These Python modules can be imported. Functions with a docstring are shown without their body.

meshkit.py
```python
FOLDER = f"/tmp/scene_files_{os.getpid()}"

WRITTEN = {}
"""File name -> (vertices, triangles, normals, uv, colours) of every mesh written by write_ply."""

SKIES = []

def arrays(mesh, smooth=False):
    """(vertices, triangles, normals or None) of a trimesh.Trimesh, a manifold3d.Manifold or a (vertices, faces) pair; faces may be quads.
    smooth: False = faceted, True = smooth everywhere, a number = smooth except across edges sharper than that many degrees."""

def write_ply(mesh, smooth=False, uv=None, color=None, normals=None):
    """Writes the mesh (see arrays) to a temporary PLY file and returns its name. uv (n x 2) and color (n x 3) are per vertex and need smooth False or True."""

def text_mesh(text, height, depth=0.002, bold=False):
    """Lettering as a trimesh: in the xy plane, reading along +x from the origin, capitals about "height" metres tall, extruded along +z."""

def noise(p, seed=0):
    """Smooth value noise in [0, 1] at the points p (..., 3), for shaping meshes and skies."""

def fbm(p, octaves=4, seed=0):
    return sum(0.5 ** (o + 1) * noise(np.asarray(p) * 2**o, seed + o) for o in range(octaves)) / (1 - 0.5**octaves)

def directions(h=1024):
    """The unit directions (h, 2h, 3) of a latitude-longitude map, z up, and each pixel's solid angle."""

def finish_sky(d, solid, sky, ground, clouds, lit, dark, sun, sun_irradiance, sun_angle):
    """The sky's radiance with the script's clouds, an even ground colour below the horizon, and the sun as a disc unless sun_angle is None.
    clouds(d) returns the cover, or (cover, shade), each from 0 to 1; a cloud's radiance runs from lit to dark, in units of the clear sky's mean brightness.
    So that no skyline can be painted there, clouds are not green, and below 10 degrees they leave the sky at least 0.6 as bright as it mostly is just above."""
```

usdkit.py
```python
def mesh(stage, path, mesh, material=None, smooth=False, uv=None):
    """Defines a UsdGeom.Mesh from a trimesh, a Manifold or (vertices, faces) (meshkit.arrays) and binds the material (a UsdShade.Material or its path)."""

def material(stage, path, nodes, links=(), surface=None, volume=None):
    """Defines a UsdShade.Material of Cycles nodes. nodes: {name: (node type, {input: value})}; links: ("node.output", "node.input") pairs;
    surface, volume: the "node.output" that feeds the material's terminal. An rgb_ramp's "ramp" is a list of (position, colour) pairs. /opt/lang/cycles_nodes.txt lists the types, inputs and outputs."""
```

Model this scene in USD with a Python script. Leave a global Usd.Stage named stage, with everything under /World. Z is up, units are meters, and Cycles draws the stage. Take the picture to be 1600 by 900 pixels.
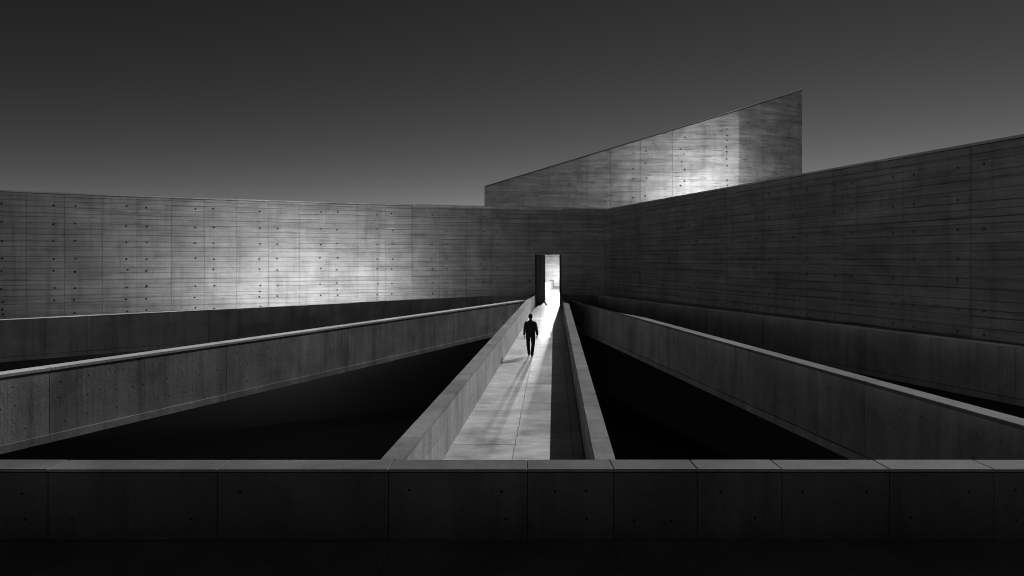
import math, random
import numpy as np
import trimesh
import manifold3d as m3
from shapely.geometry import Polygon
from pxr import Usd, UsdGeom, UsdLux, UsdShade, Gf, Sdf
import usdkit, meshkit

random.seed(7)
stage = Usd.Stage.CreateInMemory()
UsdGeom.SetStageUpAxis(stage, "Z")
UsdGeom.SetStageMetersPerUnit(stage, 1.0)
UsdGeom.Xform.Define(stage, "/World")
UsdGeom.Scope.Define(stage, "/World/Looks")

# ------------------------------------------------------------------ camera, sky, sun
EYE = 4.06            # camera height over the terrace
F = 1600 * 24 / 36.0  # focal length in picture units
HY = 404.0            # horizon row of the photograph (of 900)
EXPOSURE = 0.65
SUN_AZ, SUN_EL = math.radians(31.0), math.radians(34.0)
SUN_I = 0.58
SKY_K = 0.06
SKY_GAIN, SKY_GAMMA = 0.2, 2.0

cam = UsdGeom.Camera.Define(stage, "/World/camera")
cam.CreateHorizontalApertureAttr(36.0)
cam.CreateVerticalApertureAttr(20.25)
cam.CreateFocalLengthAttr(24.0)
cam.CreateVerticalApertureOffsetAttr(-(450 - HY) / 1600 * 36)
cam.CreateExposureAttr(EXPOSURE)
cam.AddTranslateOp().Set((0, 0, EYE))
cam.AddRotateXOp().Set(90)

sky_look = usdkit.material(stage, "/World/Looks/sky", {
    "s": ("sky_texture", {"sky_type": "single_scattering", "sun_disc": False, "sun_elevation": SUN_EL, "sun_rotation": SUN_AZ,
                          "aerosol_density": 0.0, "air_density": 1.0, "ozone_density": 1.0}),
    "g": ("separate_color", {}),          # a black-and-white picture taken through a red filter: the sky's red light alone
    "k": ("math", {"math_type": "multiply", "value2": SKY_GAIN}),
    "p": ("math", {"math_type": "power", "value2": SKY_GAMMA}),   # and printed on a hard paper
    "b": ("background_shader", {"strength": SKY_K}),
}, [("s.color", "g.color"), ("g.r", "k.value1"), ("k.value", "p.value1"), ("p.value", "b.color")], surface="b.background")
dome = UsdLux.DomeLight.Define(stage, "/World/sky")
UsdShade.MaterialBindingAPI.Apply(dome.GetPrim()).Bind(sky_look)
dome.GetPrim().SetCustomDataByKey("kind", "structure")
sun = UsdLux.DistantLight.Define(stage, "/World/sun")
sun.CreateIntensityAttr(SUN_I)
sun.CreateNormalizeAttr(True)
sun.CreateAngleAttr(0.5)
d = np.array([-math.sin(SUN_AZ) * math.cos(SUN_EL), -math.cos(SUN_AZ) * math.cos(SUN_EL), -math.sin(SUN_EL)])
sun.AddOrientOp().Set(Gf.Quatf(Gf.Rotation(Gf.Vec3d(0, 0, -1), Gf.Vec3d(*d)).GetQuat()))

# ------------------------------------------------------------------ materials (a black-and-white picture: every colour is a grey)
def concrete(name, base, stretch, contrast=1.0, streak=0.25, blotch=0.25, pits=True, rough=0.75, drip=0.15, size=1.0, rnd=0.12, spec=0.15, dash=0.0):
    """Cast concrete: streaks along the boards, cloudy blotches, drips, pits, fine grain, a tone of its own per panel."""
    n = {
        "geo": ("geometry", {}), "oi": ("object_info", {}),
        "off": ("combine_xyz", {}), "offm": ("math", {"math_type": "multiply", "value2": 37.0}),
        "addv": ("mix_vector", {"fac": 0.0}),
        "m1": ("mapping", {"scale": stretch}), "n1": ("noise_texture", {"scale": 1.0 / size, "detail": 5, "roughness": 0.65}),
        "m2": ("mapping", {"scale": (1, 1, 1)}), "n2": ("noise_texture", {"scale": 0.55 / size, "detail": 6, "roughness": 0.62, "distortion": 0.6}),
        "m3": ("mapping", {"scale": (2.2, 2.2, 0.14)}), "n3": ("noise_texture", {"scale": 1.0 / size, "detail": 4, "roughness": 0.6}),
        "n4": ("noise_texture", {"scale": 14.0 / size, "detail": 4, "roughness": 0.7}),
        "v5": ("voronoi_texture", {"scale": 5.0 / size, "randomness": 1.0}),
        "r1": ("map_range", {"from_min": 0.3, "from_max": 0.7, "to_min": 1 - streak, "to_max": 1 + streak, "clamp": True}),
        "r2": ("map_range", {"from_min": 0.3, "from_max": 0.7, "to_min": 1 - blotch, "to_max": 1 + blotch, "clamp": True}),
        "r3": ("map_range", {"from_min": 0.52, "from_max": 0.75, "to_min": 1.0, "to_max": 1 - drip * 2, "clamp": True}),
        "r4": ("map_range", {"from_min": 0.3, "from_max": 0.7, "to_min": 0.86, "to_max": 1.12, "clamp": True}),
        "r5": ("map_range", {"from_min": 0.05, "from_max": 0.11, "to_min": 0.45 if pits else 1.0, "to_max": 1.0, "clamp": True}),
        "r6": ("map_range", {"from_min": 0.0, "from_max": 1.0, "to_min": 1 - rnd, "to_max": 1 + rnd}),
        "a": ("math", {"math_type": "multiply"}), "b": ("math", {"math_type": "multiply"}), "c": ("math", {"math_type": "multiply"}),
        "d": ("math", {"math_type": "multiply"}), "e": ("math", {"math_type": "multiply"}), "f": ("math", {"math_type": "multiply", "value2": base}),
        "m6": ("mapping", {"scale": (0.45 / size, 0.45 / size, 7.0 / size)}), "n6": ("noise_texture", {"scale": 1.0, "detail": 3, "roughness": 0.7}),
        "r7": ("map_range", {"from_min": 0.56, "from_max": 0.66, "to_min": 1.0, "to_max": 1 - dash, "clamp": True}), "f2": ("math", {"math_type": "multiply"}),
        "bump": ("bump", {"strength": 0.35, "distance": 0.02}), "hh": ("math", {"math_type": "add"}),
        "p": ("principled_bsdf", {"roughness": rough, "specular_ior_level": spec}),
    }
    l = [("geo.position", "m1.vector"), ("m1.vector", "n1.vector"), ("geo.position", "n2.vector"), ("geo.position", "m3.vector"), ("m3.vector", "n3.vector"),
         ("geo.position", "n4.vector"), ("geo.position", "v5.vector"),
         ("n1.fac", "r1.value"), ("n2.fac", "r2.value"), ("n3.fac", "r3.value"), ("n4.fac", "r4.value"), ("v5.distance", "r5.value"), ("oi.random", "r6.value"),
         ("r1.result", "a.value1"), ("r2.result", "a.value2"), ("a.value", "b.value1"), ("r3.result", "b.value2"), ("b.value", "c.value1"), ("r4.result", "c.value2"),
         ("c.value", "d.value1"), ("r5.result", "d.value2"), ("d.value", "e.value1"), ("r6.result", "e.value2"), ("e.value", "f.value1"),
         ("geo.position", "m6.vector"), ("m6.vector", "n6.vector"), ("n6.fac", "r7.value"), ("f.value", "f2.value1"), ("r7.result", "f2.value2"), ("f2.value", "p.base_color"), ("n4.fac", "hh.value1"), ("n1.fac", "hh.value2"), ("hh.value", "bump.height"), ("bump.normal", "p.normal")]
    for k in ("off", "offm", "addv", "m2"):
        n.pop(k)
    return usdkit.material(stage, "/World/Looks/" + name, n, l, surface="p.BSDF")


def plain(name, base, rough=0.6, metallic=0.0, var=0.15, scale=20.0):
    return usdkit.material(stage, "/World/Looks/" + name, {
        "geo": ("geometry", {}), "n": ("noise_texture", {"scale": scale, "detail": 4}),
        "r": ("map_range", {"from_min": 0.3, "from_max": 0.7, "to_min": base * (1 - var), "to_max": base * (1 + var)}),
        "p": ("principled_bsdf", {"roughness": rough, "metallic": metallic, "specular_ior_level": 0.3})},
        [("geo.position", "n.vector"), ("n.fac", "r.value"), ("r.result", "p.base_color")], surface="p.BSDF")


M = {
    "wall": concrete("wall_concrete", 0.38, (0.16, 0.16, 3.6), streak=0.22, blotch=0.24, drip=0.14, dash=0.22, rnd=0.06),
    "dark_wall": concrete("dark_wall_concrete", 0.27, (0.16, 0.16, 3.6), streak=0.28, blotch=0.24, drip=0.14, dash=0.3, rnd=0.06),  # darker base than the curved wall
    "tower": concrete("tower_concrete", 0.36, (0.1, 0.1, 2.0), streak=0.34, blotch=0.28, drip=0.1, size=1.6, dash=0.5, rnd=0.06),
    "shade_tone_beam": concrete("shade_tone_beam_concrete", 0.27, (1.6, 1.6, 0.2), streak=0.18, blotch=0.42, drip=0.25),  # shaded copy of beam: darker base for a face out of the sun
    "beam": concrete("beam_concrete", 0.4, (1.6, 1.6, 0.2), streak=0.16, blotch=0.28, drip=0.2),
    "parapet": concrete("parapet_concrete", 0.27, (1.8, 1.8, 0.2), streak=0.2, blotch=0.22, drip=0.2),
    "front": concrete("shade_tone_parapet_concrete", 0.04, (1.6, 1.6, 0.2), streak=0.2, blotch=0.3, drip=0.2),  # near-black base stands in for the shade on this face
    "coping": concrete("coping_concrete", 0.5, (0.8, 0.8, 0.8), streak=0.12, blotch=0.2, drip=0.0, rough=0.95, spec=0.05),
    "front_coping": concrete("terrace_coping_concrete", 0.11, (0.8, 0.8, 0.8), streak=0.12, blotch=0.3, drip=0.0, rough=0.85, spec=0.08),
    "walk_coping": concrete("parapet_coping_concrete", 0.17, (1.5, 1.5, 0.8), streak=0.15, blotch=0.25, drip=0.0, rough=0.95, spec=0.05),
    "lit_tone_beam": concrete("lit_tone_beam_concrete", 0.66, (1.6, 1.6, 0.2), streak=0.15, blotch=0.28, drip=0.2),  # lit copy of beam: pale base stands in for bounce light
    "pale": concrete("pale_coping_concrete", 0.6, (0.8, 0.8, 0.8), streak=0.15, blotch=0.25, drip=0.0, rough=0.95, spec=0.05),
    "paving": concrete("paving_concrete", 0.38, (1.2, 3.0, 1.0), streak=0.3, blotch=0.5, drip=0.0, rough=0.36, rnd=0.07, spec=0.5),
    "terrace": concrete("terrace_concrete", 0.42, (1.2, 2.0, 1.0), streak=0.14, blotch=0.3, drip=0.0, rnd=0.06),
    "reveal": concrete("shade_tone_passage_concrete", 0.09, (1.6, 1.6, 0.12), streak=0.3, blotch=0.3, drip=0.2),  # dark base puts the shade of the left passage wall into its colour
    "core": plain("joint_shade_concrete", 0.025),  # near-black base puts shade into the joints and the wall feet
    "ground": plain("dark_gravel", 0.02, 0.95, scale=3.0),
    "steel": plain("dark_steel", 0.08, 0.45, 0.6),
    "suit": plain("dark_cloth", 0.018, 0.85, scale=60),
    "trousers": plain("dark_trouser_cloth", 0.010, 0.85, scale=60),
    "skin": plain("skin", 0.1, 0.5, scale=30),
    "hair": plain("dark_hair", 0.008, 0.9, scale=90),
    "leather": plain("black_leather", 0.012, 0.35, scale=40),
}


def lens_look(name, strength):
    return usdkit.material(stage, "/World/Looks/" + name, {"e": ("emission", {"color": (1, 1, 1), "strength": strength})}, [], surface="e.emission")


# ------------------------------------------------------------------ helpers
used = {}


def fresh(parent, name):
    k = (str(parent), name)
    used[k] = used.get(k, -1) + 1
    return name if used[k] == 0 else f"{name}_{used[k]:03d}"


class Thing:
    def __init__(self, name, base, label=None, category=None, group=None, kind=None):
        self.path = "/World/" + fresh("/World", name)
        self.base = np.array(base, float)
        x = UsdGeom.Xform.Define(stage, self.path)
        x.AddTranslateOp().Set(tuple(map(float, base)))
        p = self.prim = x.GetPrim()
        for k, v in (("label", label), ("category", category), ("group", group), ("kind", kind)):
            if v:
                p.SetCustomDataByKey(k, v)

    def part(self, name, mesh, mat, parent=None, smooth=False, label=None, kind=None):
        up = parent or self.path
        path = f"{up}/{fresh(up, name)}"
        v, f, _ = meshkit.arrays(mesh)
        usdkit.mesh(stage, path, (v - self.base, f), M[mat] if isinstance(mat, str) else mat, smooth=smooth)
        if label:
            stage.GetPrimAtPath(path).SetCustomDataByKey("label", label)
        if kind:
            stage.GetPrimAtPath(path).SetCustomDataByKey("kind", kind)
        return path


def px_dir(x, y):
    return np.array([(x - 800) / F, 1.0, (HY - y) / F])


def on_level(x, y, z):
    """The point at height z that the photograph shows at (x, y)."""
    D = (z - EYE) * F / (HY - y)
    return np.array([(x - 800) / F * D, D, z])


def on_line(x, a, b):
    """The plan point where the vertical plane through picture column x meets the plan line a-b."""
    k = (x - 800) / F
    a, b = np.asarray(a[:2], float), np.asarray(b[:2], float)
    dd = b - a
    t = (k * a[1] - a[0]) / (dd[0] - k * dd[1])
    return a + t * dd


def line_y(a, b, y):
    """The plan point of line a-b at depth y."""
    t = (y - a[1]) / (b[1] - a[1])
    return np.array([a[0] + t * (b[0] - a[0]), y])


def frame(a, b, z=0.0):
    """4x3 local (u, n, z) -> world; u from a to b, n towards the viewer's side (right-hand of u is away)."""
    a, b = np.asarray(a, float), np.asarray(b, float)
    u = (b - a) / np.linalg.norm(b - a)
    n = np.array([u[1], -u[0]])
    return np.array([[u[0], n[0], 0, a[0]], [u[1], n[1], 0, a[1]], [0, 0, 1, z]], float), float(np.linalg.norm(b - a))


def cs(points):
    p = Polygon(points)
    pts = list(p.exterior.coords)[:-1]
    if not p.exterior.is_ccw:
        pts = pts[::-1]
    return m3.CrossSection([np.array(pts, float)])


def prism(points, z0, z1):
    """A vertical prism over a plan polygon."""
    return m3.Manifold.extrude(cs(points), z1 - z0).translate((0, 0, z0))


def box(x0, x1, y0, y1, z0, z1):
    return m3.Manifold.cube((x1 - x0, y1 - y0, z1 - z0)).translate((x0, y0, z0))


def chamfer_box(L, W, H, c):
    """0..L, 0..W, 0..H with small chamfers on the long top edges and ends."""
    pts = []
    for (x, sx) in ((0, 1), (L, -1)):
        for (y, sy) in ((0, 1), (W, -1)):
            pts += [(x + sx * c, y + sy * c, H), (x + sx * c, y, H - c), (x, y + sy * c, H - c), (x + sx * 0, y + sy * 0, 0)]
    return m3.Manifold.hull_points(np.array(pts, float))


def swap_extrude(poly_nz, L):
    """Profile in (n, z) extruded along u from 0 to L, as a Manifold in (u, n, z)."""
    # extrude puts the profile in xy and the length along z; (x, y, z) = (n, z, u) -> (u, n, z)
    m = m3.Manifold.extrude(poly_nz, L)
    return m.transform(np.array([[0, 0, 1, 0], [1, 0, 0, 0], [0, 1, 0, 0]], float))


def boards(z0, z1, lines, rng, depth=0.1, jit=0.006, gw=0.014, gd=0.014):
    """Profile of a board-marked face: n = 0 at the face, boards out of line by a few millimetres, a notch at each board edge."""
    zs = [z0] + [z for z in lines if z0 + 0.06 < z < z1 - 0.06] + [z1]
    pts = [(-depth, z0)]
    for a, b in zip(zs, zs[1:]):
        o = rng.uniform(-jit, jit)
        g = gw * rng.choice([0.4, 0.5, 0.6, 0.9, 1.5])
        pts += [(o - gd, a + 1e-4), (o, a + g), (o, b - g), (o - gd, b - 1e-4)]
    pts.append((-depth, z1))
    return cs(pts)


def hole(u, z, r=0.055, d=0.085):
    return m3.Manifold.cylinder(d + 0.05, r * 0.75, r, 8).transform(np.array([[1, 0, 0, u], [0, 0, 1, -d], [0, 1, 0, z]], float).copy() if False else np.array([[1, 0, 0, u], [0, 0, 1, -d], [0, -1, 0, z]], float))


def panel(a, b, z0, z1, lines, rng, holes=(), gap=0.008, top=None, vertical=False, jit=0.006, depth=0.1, r=0.055, gw=0.014, gd=0.014, joint=0.006):
    """One cast panel between plan points a and b; top = (z at a, z at b) for a sloping top edge."""
    T, L = frame(a, b)
    if vertical:
        us, u = [gap], gap
        while u < L - 0.25:
            u += rng.uniform(0.14, 0.22)
            us.append(u)
        us[-1] = L - gap
        pts = [(L - gap, -depth), (gap, -depth)]
        for s, e in zip(us, us[1:]):
            o = rng.uniform(-jit, jit)
            pts += [(s + 0.004, o), (e - 0.004, o), (e, o - joint)]
        pts.pop()
        m = m3.Manifold.extrude(cs(pts), z1 - z0).translate((0, 0, z0))
    else:
        m = swap_extrude(boards(z0 + 0.002, (max(top) if top else z1) - 0.002, lines, rng, depth, jit, gw, gd), L - 2 * gap).translate((gap, 0, 0))
    if top is not None:
        n = np.array([-(top[1] - top[0]), 0, L])
        n /= np.linalg.norm(n)
        m = m.trim_by_plane(tuple(-n), -float(n @ np.array([0, 0, top[0] - gap])))
    hs = [hole(u, z, r) for (u, z) in holes if 0.08 < u < L - 0.08 and z0 + 0.08 < z < z1 - 0.08]
    if hs:
        m = m - m3.Manifold.batch_boolean(hs, m3.OpType.Add)
    return m.transform(T)


def coping(a, b, thick, z1, h=0.08, over=0.02, gap=0.004, back=None):
    """Coping stone along a-b whose front edge overhangs the a-b line by over."""
    T, L = frame(a, b)
    m = chamfer_box(L - 2 * gap, thick + 2 * over, h, 0.012).translate((gap, -thick - over, 0))
    T = T.copy(); T[2, 3] = z1 - h
    return m.transform(T)


def board_lines(z0, z1, seed, lo=0.2, hi=0.34):
    r = random.Random(seed)
    z, out = z0, []
    while z < z1:
        out.append(z)
        z += r.uniform(lo, hi)
    return out


def offset(points, d):
    """Offset an open plan polyline (front normals to the viewer) by d along its normals."""
    P = np.array(points, float)
    out = []
    for i in range(len(P)):
        t = P[min(i + 1, len(P) - 1)] - P[max(i - 1, 0)]
        t /= np.linalg.norm(t)
        out.append(P[i] + d * np.array([t[1], -t[0]]))
    return out


GROUND = -8.0
TOP = 8.45            # the big walls' height
H = 1.03              # parapet height

# ------------------------------------------------------------------ ground
g = Thing("ground", (0, 30, GROUND), kind="structure")
g.part("ground_sheet", (np.array([[-1500, -1500, GROUND], [1500, -1500, GROUND], [1500, 1500, GROUND], [-1500, 1500, GROUND]], float), np.array([[0, 1, 2], [0, 2, 3]])), "ground")

# ------------------------------------------------------------------ curved wall with the doorway
fit = np.polyfit([-10, 0, 100, 200, 300, 400, 500, 600, 700, 800, 880, 945], np.array([108.2, 107.7, 103.2, 99.3, 95.5, 92.0, 89.0, 86.2, 83.6, 81.3, 79.2, 77.0]), 2)


def curve_pt(x):
    D = (TOP - EYE) * F / np.polyval(fit, x)
    return np.array([(x - 800) / F * D, D])


joints = [-520, -455, -392, -330, -270, -206, -142, -78, -15, 42, 101, 160, 214, 268, 320, 370, 420, 468, 514, 558, 602, 645, 687, 729, 768, 806, 836, 878, 912, 945]
curve = [curve_pt(x) for x in joints]
DOOR_L, DOOR_R = curve_pt(836.5), curve_pt(878)
DOOR_TOP = 4.39
def snap(z, lines):
    return min(lines, key=lambda v: abs(v - z))
hole_x = [-300, -266, -175, -140, -50, -20, 3, 84, 117, 198, 229, 305, 334, 406, 433, 501, 527, 590, 613, 676, 698, 757, 778, 828, 870, 889, 937]
hole_z = [0.45, 1.25, 2.1, 3.25, 4.06, 5.2, 6.35, 7.62]
w = Thing("curved_wall", (*curve[14], GROUND), "long board-marked concrete wall curving across the left with a tall doorway at its right end", "wall")
tail = curve[-1] + (curve[-1] - curve[-2])
corepoly = offset(curve + [tail], -0.085) + offset(curve + [tail], -0.62)[::-1]
core = prism(corepoly, GROUND, TOP - 0.1)
dirw = (DOOR_R - DOOR_L) / np.linalg.norm(DOOR_R - DOOR_L)
Td, Ld = frame(DOOR_L, DOOR_R)
core = core - m3.Manifold.cube((Ld, 3.0, DOOR_TOP + 0.0)).translate((0, -2.0, 0)).transform(Td)
w.part("wall_core", core, "core")
wl = board_lines(-0.6, TOP, 3, 0.24, 0.46)
LIFTS = [-0.6, snap(2.83, wl), snap(5.57, wl), TOP - 0.12]
rng = random.Random(11)
for i in range(len(joints) - 1):
    a, b = curve[i], curve[i + 1]
    _, L = frame(a, b)
    cols = [float(np.linalg.norm(on_line(x, a, b) - a)) for x in hole_x if joints[i] < x < joints[i + 1]]
    for z0, z1 in zip(LIFTS, LIFTS[1:]):
        if joints[i] == 836:
            if z1 < 3:
                continue
            z0 = max(z0, DOOR_TOP + 0.0)
        hs = [(u + rng.uniform(-.05, .05), z + rng.uniform(-.07, .07)) for u in cols for z in hole_z if rng.random() < 0.93]
        hs += [(u, rng.uniform(0.2, 3.4)) for u in cols if rng.random() < 0.5]
        w.part("panel", panel(a, b, z0, z1, wl, rng, hs, gap=0.012 - 0.007 * (i % 2), r=0.08, gw=0.034, gd=0.04), "wall")
for i in range(len(joints) - 1):
    pale = joints[i] >= 640 and joints[i] < 878  # paler stones stand in for the lit strip along the wall top
    T, L = frame(curve[i], curve[i + 1])
    w.part("coping", coping(curve[i], curve[i + 1], 0.6, TOP + (0.02 if pale else 0), h=0.2 if pale else 0.1, over=0.012 if pale else 0.002), "pale" if pale else "coping",
           label="pale coping, bright strip put into its colour" if pale else None)

# ------------------------------------------------------------------ right-hand wall
RA, RB = curve[-1], np.array([(1600 - 800) / F * ((TOP - EYE) * F / 195.0), (TOP - EYE) * F / 195.0])
rdir = (RB - RA) / np.linalg.norm(RB - RA)
w = Thing("straight_wall", (*((RA + RB) / 2), GROUND), "dark board-marked concrete wall in shade running along the whole right side", "wall")
rj = [RA] + [on_line(x, RA, RB) for x in (999, 1040, 1083, 1135, 1192, 1250, 1317, 1411, 1516)]
last = rj[-1]
k = 0
while last[1] > -14:
    last = last + rdir * 3.4
    rj.append(last)
T, L = frame(RA, rj[-1])
w.part("wall_core", m3.Manifold.cube((L, 0.55, TOP - 0.1 - GROUND)).translate((0, -0.63, 0)).transform(np.vstack([T[:2], [0, 0, 1, GROUND]])), "core")
rl = board_lines(-0.6, TOP, 5, 0.24, 0.46)
LIFTS = [-0.6, snap(2.83, rl), snap(5.57, rl), TOP - 0.12]
for i in range(len(rj) - 1):
    a, b = rj[i], rj[i + 1]
    _, L = frame(a, b)
    for z0, z1 in zip(LIFTS, LIFTS[1:]):
        hs = [(u, z + rng.uniform(-.04, .04)) for u in (0.55, L - 0.55) for z in hole_z if rng.random() < 0.8]
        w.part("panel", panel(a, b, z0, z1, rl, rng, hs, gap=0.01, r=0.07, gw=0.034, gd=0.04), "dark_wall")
    w.part("coping", coping(a, b, 0.6, TOP, h=0.1, over=0.002), "coping")

# ------------------------------------------------------------------ tower with the sloping roof
TD = 110.0
def at_depth(x, y, D):
    return np.array([(x - 800) / F * D, D, EYE + (HY - y) / F * D])
t0, t1 = at_depth(757, 291, TD), at_depth(1154.5, 171.4, TD)
th = math.radians(26)
k = (1253.5 - 800) / F
s = (k * TD - t1[0]) / (math.cos(th) - k * math.sin(th))
e2 = t1[:2] + s * np.array([math.cos(th), math.sin(th)])
t2 = at_depth(1253.5, 140, e2[1])
w = Thing("tower_building", (*((t0 + t1)[:2] / 2), GROUND), "tall concrete building with a roofline rising to the right, floodlit low down, behind the walls", "building")
back = np.array([0.0, 9.0])
def inset(p):
    return p
corners = [t0, t1, t2]
pts = []
n0, n1 = np.array([0, -1.0]), np.array([math.sin(th), -math.cos(th)])
ins = [t0[:2] + (0, 0.085), t1[:2] + (0, 0.085), t2[:2] - 0.085 * n1]
b0, b2 = t0[:2] + (0, 16.0), t2[:2] + (-6.0, 9.0)
for pl, zt in zip(ins, (t0[2], t1[2], t2[2])):
    pts += [(pl[0], pl[1], GROUND), (pl[0], pl[1], zt - 0.05)]
for pl, zt in ((b0, t0[2]), (b2, t2[2] - 1.5)):
    pts += [(pl[0], pl[1], GROUND), (pl[0], pl[1], zt - 0.05)]
w.part("wall_core", m3.Manifold.hull_points(np.array(pts)), "tower")
tl = board_lines(-0.6, 40, 9, 0.5, 0.95)
tj = [757, 807, 842, 880, 917, 954, 1000, 1051, 1102, 1154.5]
tcols = [868, 889, 946, 989, 1009, 1064, 1070, 1136, 1170, 1235]
lifts = [-0.5, 6.0, 12.0, 18.0, 40.0]
segs = [(at_depth(a, 300, TD)[:2], at_depth(b, 300, TD)[:2], t0, t1, a, b) for a, b in zip(tj, tj[1:])]
segs += [(t1[:2] + f * (t2 - t1)[:2], t1[:2] + h * (t2 - t1)[:2], t1, t2, 0, 0) for f, h in ((0, 0.34), (0.34, 0.68), (0.68, 1.0))]
rng = random.Random(21)
for a, b, p, q, xa, xb in segs:
    tot = np.linalg.norm((q - p)[:2])
    za, zb = (p[2] + (q[2] - p[2]) * np.linalg.norm(v - p[:2]) / tot for v in (a, b))
    _, L = frame(a, b)
    for z0, z1 in zip(lifts, lifts[1:]):
        if z0 > max(za, zb) - 0.4:
            continue
        cut = z1 > min(za, zb)
        hs = []
        for x in tcols:
            u = float(np.linalg.norm(on_line(x, a, b) - a)) if xa else -1
            if xa and xa < x < xb:
                step = 0.95 if x == 1136 else 2.2
                z = 8.5 + rng.uniform(0, 1)
                while z < min(za, zb) - 0.6:
                    hs.append((u + rng.uniform(-.1, .1), z)); z += step * rng.uniform(0.8, 1.5)
        if not xa:
            z = 12.0
            while z < min(za, zb) - 1:
                hs.append((L * 0.3, z + rng.uniform(-.3, .3))); z += 2.6
        w.part("panel", panel(a, b, z0, max(za, zb) if cut else z1, tl, rng, hs, gap=0.045, top=(za, zb) if cut else None, jit=0.012, r=0.17, gw=0.022, gd=0.02), "tower")
for p, q in ((t0, t1), (t1, t2)):
    T, L = frame(p[:2], q[:2])
    sl = (q[2] - p[2]) / L
    pts = [(u, n, (p[2] + sl * u) + dz) for u in (0, L) for n in (-0.5, 0.02) for dz in (-0.16, 0.03)]
    m = m3.Manifold.hull_points(np.array(pts)).transform(T)
    w.part("roof_flashing", m, "steel")

# ------------------------------------------------------------------ beams (deep parapets of the side bridges)
def beam(name, label, a, b, thick=0.46, zbot=-1.05, lip=0.22, step=6.2, mat="beam", cat="parapet", seed=1, first=None, cop="coping"):
    """a -> b runs left to right in the picture along the top front edge; the viewer's side carries the panels."""
    a, b = np.asarray(a[:2], float), np.asarray(b[:2], float)
    rng = random.Random(seed)
    t = Thing(name, (*((a + b) / 2), zbot), label, cat)
    T, L = frame(a, b)
    t.part("beam_core", m3.Manifold.cube((L, thick - 0.09, H - 0.06 - zbot)).translate((0, -thick, zbot)).transform(T), "beam")
    us = [0.0]
    u = first or step
    while u < L - 1.0:
        us.append(u)
        u += step
    us.append(L)
    at = lambda u: a + (b - a) * (u / L)
    for u0, u1 in zip(us, us[1:]):
        pa, pb = at(u0), at(u1)
        l = u1 - u0
        hs = []
        for zr in (0.62, 0.1, -0.5):
            x = rng.uniform(0.2, 0.5)
            while x < l - 0.15:
                if rng.random() < 0.75:
                    hs.append((x, zr + rng.uniform(-.06, .06)))
                x += rng.uniform(0.25, 0.9)
        t.part("panel", panel(pa, pb, zbot + lip + 0.015, H - 0.09, [], rng, hs, gap=0.004, vertical=True, jit=0.0004, r=0.022, joint=0.0015), mat)
        lp = m3.Manifold.cube((l - 0.012, 0.14, lip)).translate((0.006, -0.1, zbot - 0.002)).transform(frame(pa, pb)[0])
        t.part("lower_edge", lp, mat)
        t.part("coping", coping(pa, pb, thick, H, h=0.085, over=0.014), cop)
    return t


# top front edges in the photograph
nl_a, nl_b = on_level(0, 585, H), on_level(812, 470.5, H)
far = line_y(nl_a, nl_b, 9.2)
dirn = (nl_b - nl_a)[:2] / np.linalg.norm((nl_b - nl_a)[:2])
BL = dict()
left_in = (np.array([-1.43, 13.75]), np.array([2.05, 58.5]))     # inner face of the left walkway parapet
left_out = (np.array([-1.98, 10.24]), np.array([0.82, 46.85]))
right_in = (np.array([1.47, 13.75]), np.array([4.24, 58.5]))
right_out = (np.array([1.55, 10.26]), np.array([4.62, 58.5]))

def meet(a, b, c, d):
    a, b, c, d = (np.asarray(v[:2], float) for v in (a, b, c, d))
    A = np.stack([b - a, c - d], 1)
    s = np.linalg.solve(A, c - a)
    return a + s[0] * (b - a)

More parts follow.
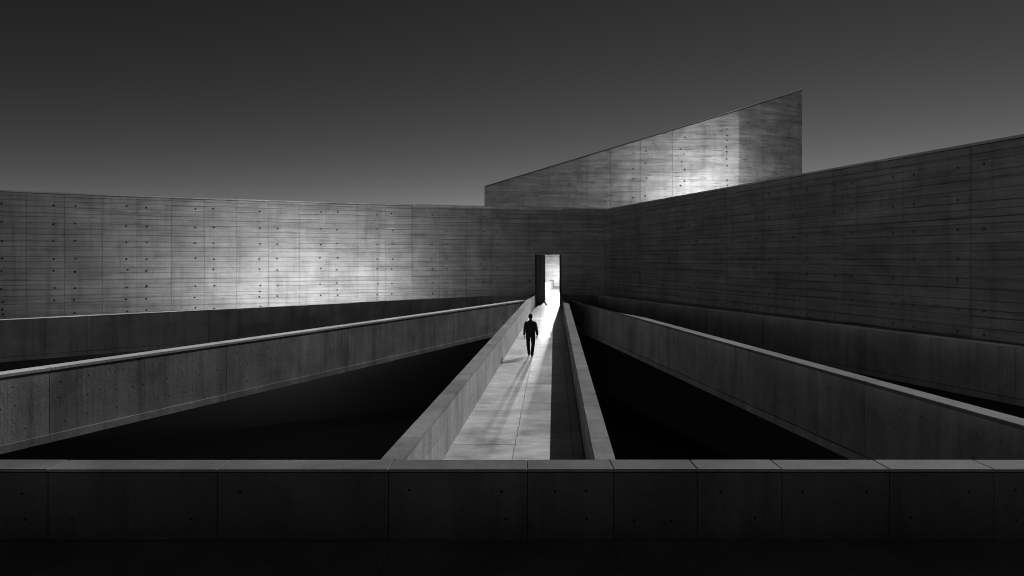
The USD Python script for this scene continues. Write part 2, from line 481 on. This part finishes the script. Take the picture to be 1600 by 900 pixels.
NL0, NL1 = line_y(nl_a, nl_b, 10.9), meet(nl_a, nl_b, *left_out) - dirn * 0.3
beam("bridge_parapet", "near left concrete bridge parapet, deep and pale-topped, sloping from the doorway to the left edge", NL0, NL1, mat="shade_tone_beam", seed=31, first=2.7)
fl_a, fl_b = on_level(0, 500, H), on_level(772, 462.5, H)
fd = (fl_b - fl_a)[:2] / np.linalg.norm((fl_b - fl_a)[:2])
beam("bridge_parapet", "far left concrete bridge parapet with brightness put into its pale face and thin top just below the floodlit curved wall", fl_a[:2] - fd * 18, fl_b[:2], mat="lit_tone_beam", cop="pale", seed=32, first=3.1)  # face and coping are paler to carry light that misses them
nr_a, nr_b = on_level(900, 470, H), on_level(1600, 665, H)
NR0 = meet(nr_a, nr_b, *right_out)
nd = (nr_b - nr_a)[:2] / np.linalg.norm((nr_b - nr_a)[:2])
beam("bridge_parapet", "near right concrete bridge parapet running from beside the walkway down to the right edge", NR0 + nd * 0.9, line_y(nr_a, nr_b, 10.6), cop="walk_coping", seed=33, first=3.5)
fr_a, fr_b = on_level(935, 461.5, H), on_level(1600, 541, H)
beam("bridge_parapet", "far right bridge parapet with a dull grey top below the shaded wall", fr_a[:2], line_y(fr_a, fr_b, 15.0), seed=34, first=3.0)

# ------------------------------------------------------------------ walkway deck and its parapets
YF = 10.28             # back of the terrace parapet
YD = 58.9
wk = Thing("walkway", (1.0, 34, 0), kind="structure")
lo = lambda y: line_y(*left_in, y)
ro = lambda y: line_y(*right_in, y)
mid = lambda y: np.array([-0.78 + 0.0575 * y, y])
kerb_w = lambda y: 0.23 - 0.0012 * (y - 13)
wk.part("deck", prism([line_y(*left_out, YF) + (0.05, 0), line_y(*right_out, YF) - (0.05, 0), line_y(*right_out, YD) - (0.05, 0), line_y(*left_out, YD) + (0.05, 0)], -0.6, -0.09), "core")
ys = [YF, 11.7, 14.9]
while ys[-1] < YD - 4:
    ys.append(ys[-1] + 3.3)
ys.append(YD)
rng = random.Random(41)
for y0, y1 in zip(ys, ys[1:]):
    sub = [y0 + (y1 - y0) * k / 9 for k in range(10)]
    for L_, R_ in ((lambda y: lo(y) + (0.012, 0), mid), (mid, lambda y: ro(y) - (kerb_w(y), 0))):
        g_ = 0.006
        sh_ = [y0 + g_] + sub[1:-1] + [y1 - g_]
        wob = lambda y, f: ((0.014 * math.sin(y * 7.3) + 0.012 * math.sin(y * 17.1 + 1)) if f is mid else 0.0, 0)
        poly = [R_(y) - (g_, 0) + wob(y, R_) for y in sh_] + [L_(y) + (g_, 0) + wob(y, L_) for y in sh_[::-1]]
        wk.part("paving_slab", prism(poly, -0.1, rng.uniform(-0.003, 0.003)), "paving")
    wk.part("kerb", prism([ro(y0) - (kerb_w(y0) - 0.006, 0), ro(y0) - (0.02, 0), ro(y1 - 0.012) - (0.02, 0), ro(y1 - 0.012) - (kerb_w(y1) - 0.006, 0)], -0.1, 0.06), "paving")


def walk_parapet(name, label, inner, outer, y0, y1, side, split=None, seed=5):
    rng = random.Random(seed)
    t = Thing(name, (*line_y(*inner, (y0 + y1) / 2), -0.6), label, "parapet")
    n = 0.07
    I = lambda y: line_y(*inner, y)
    O = lambda y: line_y(*outer, y)
    sg = 1 if side == "left" else -1          # inner face looks to +x on the left parapet
    t.part("parapet_core", prism([I(y0) - (sg * n, 0), I(y1) - (sg * n, 0), O(y1), O(y0)], -0.9, H - 0.07), "beam")
    y = y0
    cuts = [y0]
    while y < y1 - 1.2:
        y += 1.25 if y < 28 else 2.5
        cuts.append(y)
    cuts[-1] = y1
    if split:
        cuts = sorted([c for c in cuts if abs(c - split) > 0.6] + [split])
    for ya, yb in zip(cuts, cuts[1:]):
        prd = 0.03 if split and ya < split - 0.01 else 0.0
        a, b = I(ya) + (sg * prd, 0), I(yb) + (sg * prd, 0)
        if side == "left":
            a, b = (a, b)
            # viewer side is +x: u must run so that n = (u_y, -u_x) = +x  -> u along +y
        else:
            a, b = b, a
        for z0, z1 in ((0.004, 0.5), (0.512, H - 0.085)):
            hs = [(rng.uniform(0.2, 1.0), z0 + 0.25)] if rng.random() < 0.4 else []
            endgap = 0.12 if split and abs(yb - split) < 0.01 else 0.006
            if endgap > 0.01:
                b2_ = b - (b - a) / np.linalg.norm(b - a) * endgap
            else:
                b2_ = b
            t.part("panel", panel(a, b2_, z0, z1, [], rng, hs, gap=0.005, vertical=True, jit=0.0006, depth=0.09, r=0.02, joint=0.002), "parapet")
        g_ = 0.003
        pa = [I(ya + g_) + (sg * (prd + 0.012), 0), I(yb - g_) + (sg * (prd + 0.012), 0), O(yb - g_) - (sg * 0.012, 0), O(ya + g_) - (sg * 0.012, 0)]
        c0 = np.mean(pa, axis=0)
        sm = [c0 + (p - c0) * (1 - 0.012 * np.array([2.5, 0.2])) for p in pa]
        m = m3.Manifold.hull_points(np.array([(*p, z) for p in pa for z in (H - 0.075, H - 0.012)] + [(*p, H + rng.uniform(-.002, .002)) for p in sm]))
        t.part("coping", m, "walk_coping")
    return t


walk_parapet("walkway_parapet", "low parapet left of the walkway, its inner face lit and reached by the person's shadow", left_in, left_out, YF + 0.0, 58.45, "left", split=27.1, seed=51)
walk_parapet("walkway_parapet", "low parapet right of the walkway, its inner face in shade above a kerb", right_in, right_out, YF + 0.0, 58.45, "right", seed=52)

# ------------------------------------------------------------------ doorway passage and the court behind
p = Thing("doorway_passage", (3.4, 64, 0), "deep concrete passage with shade put into its dark left wall, behind the tall doorway at the end of the walkway", "passage")
pl0, pl1 = DOOR_L + (0.02, 0.62), np.array([52.0 / F * 65.0, 65.0])
pr0, pr1 = DOOR_R + (0.02, 0.62), np.array([5.75, 71.0])
rng = random.Random(61)
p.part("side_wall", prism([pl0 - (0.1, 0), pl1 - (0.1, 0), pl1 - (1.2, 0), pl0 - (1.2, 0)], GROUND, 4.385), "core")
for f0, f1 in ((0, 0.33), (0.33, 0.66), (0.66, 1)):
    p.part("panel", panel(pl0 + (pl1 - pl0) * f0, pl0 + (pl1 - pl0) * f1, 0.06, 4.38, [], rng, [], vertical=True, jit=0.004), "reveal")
p.part("side_wall", prism([pr0, pr1, pr1 + (1.2, 0), pr0 + (1.2, 0)], GROUND, 4.385), "wall")  # far end out of view, lengthened to block the court lamp
p.part("roof_slab", prism([pl0 - (1.25, 0), pr0 + (1.25, 0), pr1 + (1.25, 0.05), pl1 + (-1.25, 6.05)], 4.39, 4.9), "wall")  # carried past the passage, out of view, to keep sun off the left wall
c = Thing("court_paving", (4, 85, 0), kind="structure")
cy = [58.95, 62.2, 65.5, 68.8, 72.5, 76.5, 80.5, 84.5, 88.5, 92.5, 96.5, 100.5, 105, 109.9]
c.part("deck", box(-8, 16, 58.95 + 2.2, 109.9, -0.6, -0.101), "core")
for ya, yb in zip(cy, cy[1:]):
    for xa, xb in ((0.4, 3.1), (3.1, 6.2), (6.2, 9.4), (9.4, 14)):
        if ya < 68 and (xa < 0.5 or xa > 6):
            continue
        c.part("paving_slab", box(xa + .006, xb - .006, ya + .006, yb - .006, -0.1, rng.uniform(-.004, .002)), "paving")
cp_a, cp_b = on_level(853, 442, H), on_level(865.5, 437.3, H)
cpd = (cp_b - cp_a)[:2]
q = Thing("court_parapet", (*cp_b[:2], 0), "short pale parapet in the bright court seen through the doorway", "parapet")
ca, cb = cp_b[:2] - cpd * 1.3, cp_b[:2]
q.part("parapet_wall", prism([ca, cb, cb - (0.4, 0), ca - (0.4, 0)], -0.1, H - 0.08), "pale")
q.part("coping", prism([ca + (.02, 0), cb + (.02, .02), cb - (0.42, -.02), ca - (0.42, 0)], H - 0.079, H), "pale")

# ------------------------------------------------------------------ terrace in front
FP_Y, FP_T = 9.83, 0.44
t = Thing("terrace_parapet", (0, FP_Y, 0), "concrete parapet, shade put into its dark face, with a flat pale coping running across the whole foreground", "parapet")
fj = [-700, -520, -340, -170, 75, 340, 607, 824, 959, 1090, 1222, 1390, 1553, 1720, 1900, 2100, 2300, 2560]
fx = [(x - 800) / F * FP_Y for x in fj]
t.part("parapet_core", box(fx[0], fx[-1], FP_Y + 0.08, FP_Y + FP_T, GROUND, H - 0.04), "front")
rng = random.Random(71)
for i, (xa, xb) in enumerate(zip(fx, fx[1:])):
    hs = [(u + rng.uniform(-.06, .06), z + rng.uniform(-.03, .03)) for u in (0.35, xb - xa - 0.35) for z in (0.3, 0.7) if rng.random() < 0.7]
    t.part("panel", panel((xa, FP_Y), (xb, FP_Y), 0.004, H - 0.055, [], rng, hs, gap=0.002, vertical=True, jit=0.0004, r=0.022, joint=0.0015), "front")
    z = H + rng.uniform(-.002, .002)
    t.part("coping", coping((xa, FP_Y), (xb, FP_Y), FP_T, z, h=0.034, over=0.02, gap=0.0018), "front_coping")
tr = Thing("terrace", (0, 2, 0), kind="structure")
tr.part("base", box(fx[0], fx[-1], -14, FP_Y + 0.078, GROUND, -0.1), "core")
tx = [-21, -17, -13, -9, -5.2, -1.7, 1.45, 5, 9, 13, 17]
ty = [-14, -10, -6, -2.5, 1, 4.2, 7.2, FP_Y - 0.002]
for xa, xb in zip(tx, tx[1:]):
    for ya, yb in zip(ty, ty[1:]):
        tr.part("paving_slab", box(xa + .005, xb - .005, ya + .005, yb - .005, -0.1, rng.uniform(-.002, .002)), "terrace")

# ------------------------------------------------------------------ floodlights out of view, placed to light the walls, court and walkway
def floodlight(name, label, pos, aim, size, strength, foot=None, visor=0.0, tube=0.0):
    pos, aim = np.array(pos, float), np.array(aim, float)
    t = Thing(name, foot if foot is not None else pos, label, "floodlight")
    z = aim - pos
    z /= np.linalg.norm(z)
    x = np.cross((0, 0, 1.0), z); x /= np.linalg.norm(x)
    y = np.cross(z, x)
    T = np.stack([x, y, z, pos], 1)
    a, b = size
    hous = m3.Manifold.hull_points(np.array([(sx * a * .5 * k, sy * b * .5 * k, zz) for sx in (-1, 1) for sy in (-1, 1) for k, zz in ((1.12, 0.0), (1.12, -0.1), (0.7, -0.28))])).transform(T)
    t.part("housing", hous, "steel")
    rim = (m3.Manifold.cube((a * 1.16, b * 1.16, 0.05), True) - m3.Manifold.cube((a, b, 0.2), True)).translate((0, 0, 0.026)).transform(T)
    t.part("rim", rim, "steel")
    if tube:
        snoot = (m3.Manifold.cube((a * 1.2, b * 1.2, tube), True) - m3.Manifold.cube((a * 1.14, b * 1.14, tube * 2), True)).translate((0, 0, tube / 2 + 0.05)).transform(T)
        t.part("hood", snoot, "ground")
    if visor:
        hood = (m3.Manifold.cube((a * 1.2, b * 1.2, visor), True) - m3.Manifold.cube((a * 1.14, b * 1.14, visor * 2), True) - m3.Manifold.cube((a * 3, b * 1.2, visor * 3), True).translate((0, -b * 0.7, 0))).translate((0, 0, visor / 2 + 0.05)).transform(T)
        t.part("visor", hood, "steel")
    v = np.array([(-a / 2, -b / 2, 0.012), (a / 2, -b / 2, 0.012), (a / 2, b / 2, 0.012), (-a / 2, b / 2, 0.012)]) @ T[:, :3].T + pos
    t.part("lens", (v, np.array([[0, 1, 2], [0, 2, 3]])), lens_look(name + "_lens_%d" % len(used), strength))
    if foot is not None:
        foot = np.array(foot, float)
        m = trimesh.creation.cylinder(0.06, segment=[foot, pos - z * 0.2], sections=10)
        t.part("pole", m, "steel")
    return t


for i, (px, k) in enumerate(((310, 80), (455, 310), (585, 100))):
    fp = on_line(px + 8, fl_a, fl_b)
    lamp = fp + np.array([-0.25, 1.5])
    floodlight("wall_floodlight", ("leftmost", "middle", "rightmost")[i] + " of three unseen floodlights fixed behind the far left parapet, aimed at the curved wall",
               (*lamp, 0.35), (*curve_pt(px - 6), 3.4), (1.0, 0.5), k, foot=(*(fp + (-0.2, 0.44)), 0.2))  # out of view, placed to make the light pool on the curved wall
floodlight("mast_floodlight", "unseen floodlight on a mast behind the shaded right wall, aimed at the tall building", (29.5, 99.5, 12.2), (32.0, 110, 16), (1.4, 0.7), 590, foot=(29.5, 98.9, GROUND))  # out of view, placed to make the light pool on the building
floodlight("court_floodlight", "unseen floodlight on a mast beside the bright court behind the doorway", (10.5, 76, 6.8), (6.2, 88, 0.5), (1.2, 0.5), 3600, foot=(10.5, 75.5, -0.1), visor=1.3)  # out of view, placed to brighten the court paving
floodlight("foot_floodlight", "unseen floodlight low in the court aimed at the foot of the tall building", (10.4, 102.5, 3.4), (6.6, 110, 1.0), (0.8, 0.5), 800, foot=(10.4, 102.3, -0.1), visor=0.9)  # out of view, placed to light the wall seen through the doorway
floodlight("long_range_floodlight", "unseen hooded floodlight on a post in the court shining back through the doorway", (7.75, 97, 3.9), (3.3, 58.6, 1.8), (0.6, 0.6), 15000, foot=(7.75, 97.4, -0.1), visor=0.0, tube=3.6)  # out of view, placed to throw the wedge of light on the walkway

# ------------------------------------------------------------------ the person walking away
def chain(pts, rad):
    out = []
    for (a, ra), (b, rb) in zip(zip(pts, rad), list(zip(pts, rad))[1:]):
        s0 = m3.Manifold.sphere(1, 20)
        out.append(m3.Manifold.batch_hull([ell(a, ra), ell(b, rb)]))
    return out


def ell(c, r):
    r = (r, r, r) if np.ndim(r) == 0 else r
    return m3.Manifold.sphere(1, 20).scale(tuple(map(float, r))).translate(tuple(map(float, c)))


def body(parts, step, rounds=8):
    m = m3.Manifold.batch_boolean(parts, m3.OpType.Add).refine_to_length(step)
    me = m.to_mesh()
    t = trimesh.Trimesh(me.vert_properties[:, :3], me.tri_verts)
    trimesh.smoothing.filter_taubin(t, 0.5, 0.53, iterations=rounds)
    return t


def hand(wrist, s, tilt=0.0):
    """A relaxed hand hanging from the wrist; s = -1 left, +1 right; palms face the thighs, thumbs forward (+y)."""
    w = np.array(wrist, float)
    out = chain([w, w + (0.002 * s, 0.006, -0.045), w + (0.0, 0.008, -0.092)], [(0.018, 0.026, 0.02), (0.016, 0.036, 0.02), (0.014, 0.040, 0.012)])
    for k, ln in zip((-0.028, -0.009, 0.010, 0.029), (0.062, 0.076, 0.082, 0.072)):
        b = w + (0.0, 0.008 + k, -0.085)
        out += chain([b, b + (-0.004 * s, 0.003, -ln * 0.48), b + (-0.016 * s, 0.007, -ln * 0.8), b + (-0.028 * s, 0.010, -ln)], [0.0092, 0.0088, 0.0082, 0.007])
    b = w + (-0.004 * s, 0.028, -0.03)
    out += chain([b, b + (-0.010 * s, 0.026, -0.030), b + (-0.014 * s, 0.036, -0.058), b + (-0.016 * s, 0.038, -0.078)], [0.013, 0.0105, 0.0095, 0.008])
    return out


feet = on_level(829, 557, 0)
pt = Thing("person", (feet[0], feet[1], 0.0), "person in a dark suit walking away along the walkway, arms hanging, seen from behind", "person")
yaw = -math.atan(0.067)
RZ = np.array([[math.cos(yaw), -math.sin(yaw), 0], [math.sin(yaw), math.cos(yaw), 0], [0, 0, 1]])
def put(mesh):
    v, f, _ = meshkit.arrays(mesh)
    return trimesh.Trimesh(np.asarray(v) @ RZ.T + pt.base, f, process=False)
# joints: x right, y forward, z up; left leg ahead, right leg behind with its heel lifting
hipL, kneeL, ankL = (-0.098, 0.02, 0.93), (-0.108, 0.16, 0.50), (-0.072, 0.23, 0.095)
hipR, kneeR, ankR = (0.098, 0.0, 0.93), (0.105, 0.02, 0.49), (0.07, -0.2, 0.125)
shL, elL, wrL = (-0.172, -0.005, 1.375), (-0.240, -0.045, 1.13), (-0.264, 0.0, 0.895)
shR, elR, wrR = (0.172, -0.005, 1.375), (0.246, -0.03, 1.13), (0.276, 0.035, 0.895)
head = np.array([0.0, 0.035, 1.655])
parts = []
parts += chain([(0, 0, 0.93), (0, 0, 1.1), (0, -0.005, 1.3), (0, -0.01, 1.43)], [(0.15, 0.105, 0.1), (0.14, 0.095, 0.08), (0.165, 0.11, 0.1), (0.13, 0.08, 0.04)])
parts += chain([(0, 0, 1.44), (0, 0.01, 1.52), tuple(head - (0, 0.01, 0.03))], [(0.075, 0.062, 0.05), 0.056, 0.054])
for h_, k_, a_ in ((hipL, kneeL, ankL), (hipR, kneeR, ankR)):
    parts += chain([h_, k_, a_], [0.085, 0.056, 0.04])
for s_, e_, w_, sg in ((shL, elL, wrL, -1), (shR, elR, wrR, 1)):
    parts += chain([(0, -0.01, 1.42), s_, e_, w_], [0.07, 0.052, 0.038, 0.026])
    parts += hand(w_, sg)
parts += [ell(head, (0.074, 0.094, 0.105)), ell(head + (0, 0.022, -0.05), (0.058, 0.066, 0.062))]                 # skull, jaw
parts += [m3.Manifold.batch_hull([ell(head + (0, 0.09, 0.012), 0.009), ell(head + (0, 0.112, -0.022), 0.012), ell(head + (0, 0.088, -0.03), 0.016)])]      # nose
parts += [ell(head + (sg * 0.076, -0.004, -0.012), (0.012, 0.02, 0.032)) for sg in (-1, 1)]                          # ears
parts += [ell(head + (0, 0.086, -0.058), (0.026, 0.008, 0.009)), ell(head + (0, 0.078, -0.092), (0.022, 0.014, 0.016))]  # mouth, chin
parts += [m3.Manifold.batch_hull([ell(head + (-0.045, 0.076, 0.022), 0.010), ell(head + (0.045, 0.076, 0.022), 0.010), ell(head + (0, 0.088, 0.022), 0.010)])]  # brow
for a_, pitch in ((ankL, 0.0), (ankR, 0.035)):
    parts += [m3.Manifold.batch_hull([ell((a_[0], a_[1] - 0.035, 0.04 + pitch), 0.03), ell((a_[0], a_[1] + 0.14, 0.032), (0.04, 0.04, 0.022)), ell(a_, 0.038)])]
pt.part("body", put(body(parts, 0.012)), "skin", smooth=True)
ball = [ell(head + (sg * 0.031, 0.079, 0.004), 0.011) for sg in (-1, 1)]
pt.part("eyes", put(body(ball, 0.01, 2)), "pale", smooth=True)
hr = (ell(head + (0, -0.006, 0.012), (0.088, 0.101, 0.108)) - m3.Manifold.cube((0.4, 0.4, 0.4), True).rotate((-38, 0, 0)).translate(tuple(head + (0, 0.2, -0.13)))
      - m3.Manifold.cube((0.4, 0.4, 0.2), True).translate(tuple(head + (0, 0, -0.185)))).refine_to_length(0.012)
hm = trimesh.Trimesh(hr.to_mesh().vert_properties[:, :3], hr.to_mesh().tri_verts)
hm.vertices = hm.vertices + hm.vertex_normals * ((meshkit.fbm(np.asarray(hm.vertices) * 45, 3, 4) - 0.5) * 0.014)[:, None]
pt.part("hair", put(hm), "hair", smooth=True)
jk = []
jk += chain([(0, -0.002, 0.83), (0, -0.002, 0.98), (0, -0.004, 1.12), (0, -0.008, 1.29), (0, -0.012, 1.41)],
            [(0.2, 0.138, 0.03), (0.197, 0.134, 0.06), (0.19, 0.127, 0.06), (0.205, 0.136, 0.06), (0.12, 0.1, 0.04)])
for sh_ in (shL, shR):
    jk += chain([(0, -0.005, 1.49), (sh_[0] * 0.45, -0.012, 1.435), sh_], [(0.062, 0.066, 0.045), (0.06, 0.075, 0.045), 0.068])
for s_, e_, w_ in ((shL, elL, wrL), (shR, elR, wrR)):
    jk += chain([s_, tuple((np.array(s_) + e_) / 2), e_, tuple(np.array(w_) + (0, 0, 0.03))], [0.08, 0.072, 0.061, 0.048])
jk += chain([(0, -0.005, 1.46), (0, 0.008, 1.515)], [(0.085, 0.08, 0.04), (0.064, 0.066, 0.012)])
jm = body(jk, 0.016)
nz = meshkit.fbm(np.asarray(jm.vertices) * (14, 14, 9), 3, 2) - 0.5
jm.vertices = jm.vertices + jm.vertex_normals * (nz * 0.022)[:, None]
pt.part("jacket", put(jm), "suit", smooth=True)
pr = chain([(0, 0, 0.98), (0, 0, 0.90)], [(0.168, 0.118, 0.04), (0.166, 0.115, 0.07)])
for h_, k_, a_ in ((hipL, kneeL, ankL), (hipR, kneeR, ankR)):
    pr += chain([h_, tuple((np.array(h_) * .55 + np.array(k_) * .45)), k_, tuple(np.array(a_) + (0, -0.01, 0.0))], [0.102, 0.092, 0.075, 0.062])
pm = body(pr, 0.016)
nz = meshkit.fbm(np.asarray(pm.vertices) * (16, 16, 10), 3, 6) - 0.5
pm.vertices = pm.vertices + pm.vertex_normals * (nz * 0.018)[:, None]
pt.part("trousers", put(pm), "trousers", smooth=True)
for a_, lift in ((ankL, 0.0), (ankR, 0.04)):
    sole = [(a_[0], a_[1] - 0.06, 0.034 + lift), (a_[0], a_[1] + 0.06, 0.036), (a_[0], a_[1] + 0.175, 0.032)]
    sh = [m3.Manifold.batch_hull([ell(sole[0], (0.036, 0.036, 0.034)), ell(sole[1], (0.046, 0.04, 0.036)), ell((a_[0], a_[1], a_[2]), 0.044)]),
          m3.Manifold.batch_hull([ell(sole[1], (0.046, 0.04, 0.036)), ell(sole[2], (0.036, 0.04, 0.028)), ell((a_[0], a_[1] + 0.03, a_[2] - 0.01), 0.04)])]
    b_ = body(sh, 0.014, 4)
    b_.apply_translation((0, 0, 0.003 - b_.bounds[0][2]))
    pt.part("shoe", put(b_), "leather", smooth=True)
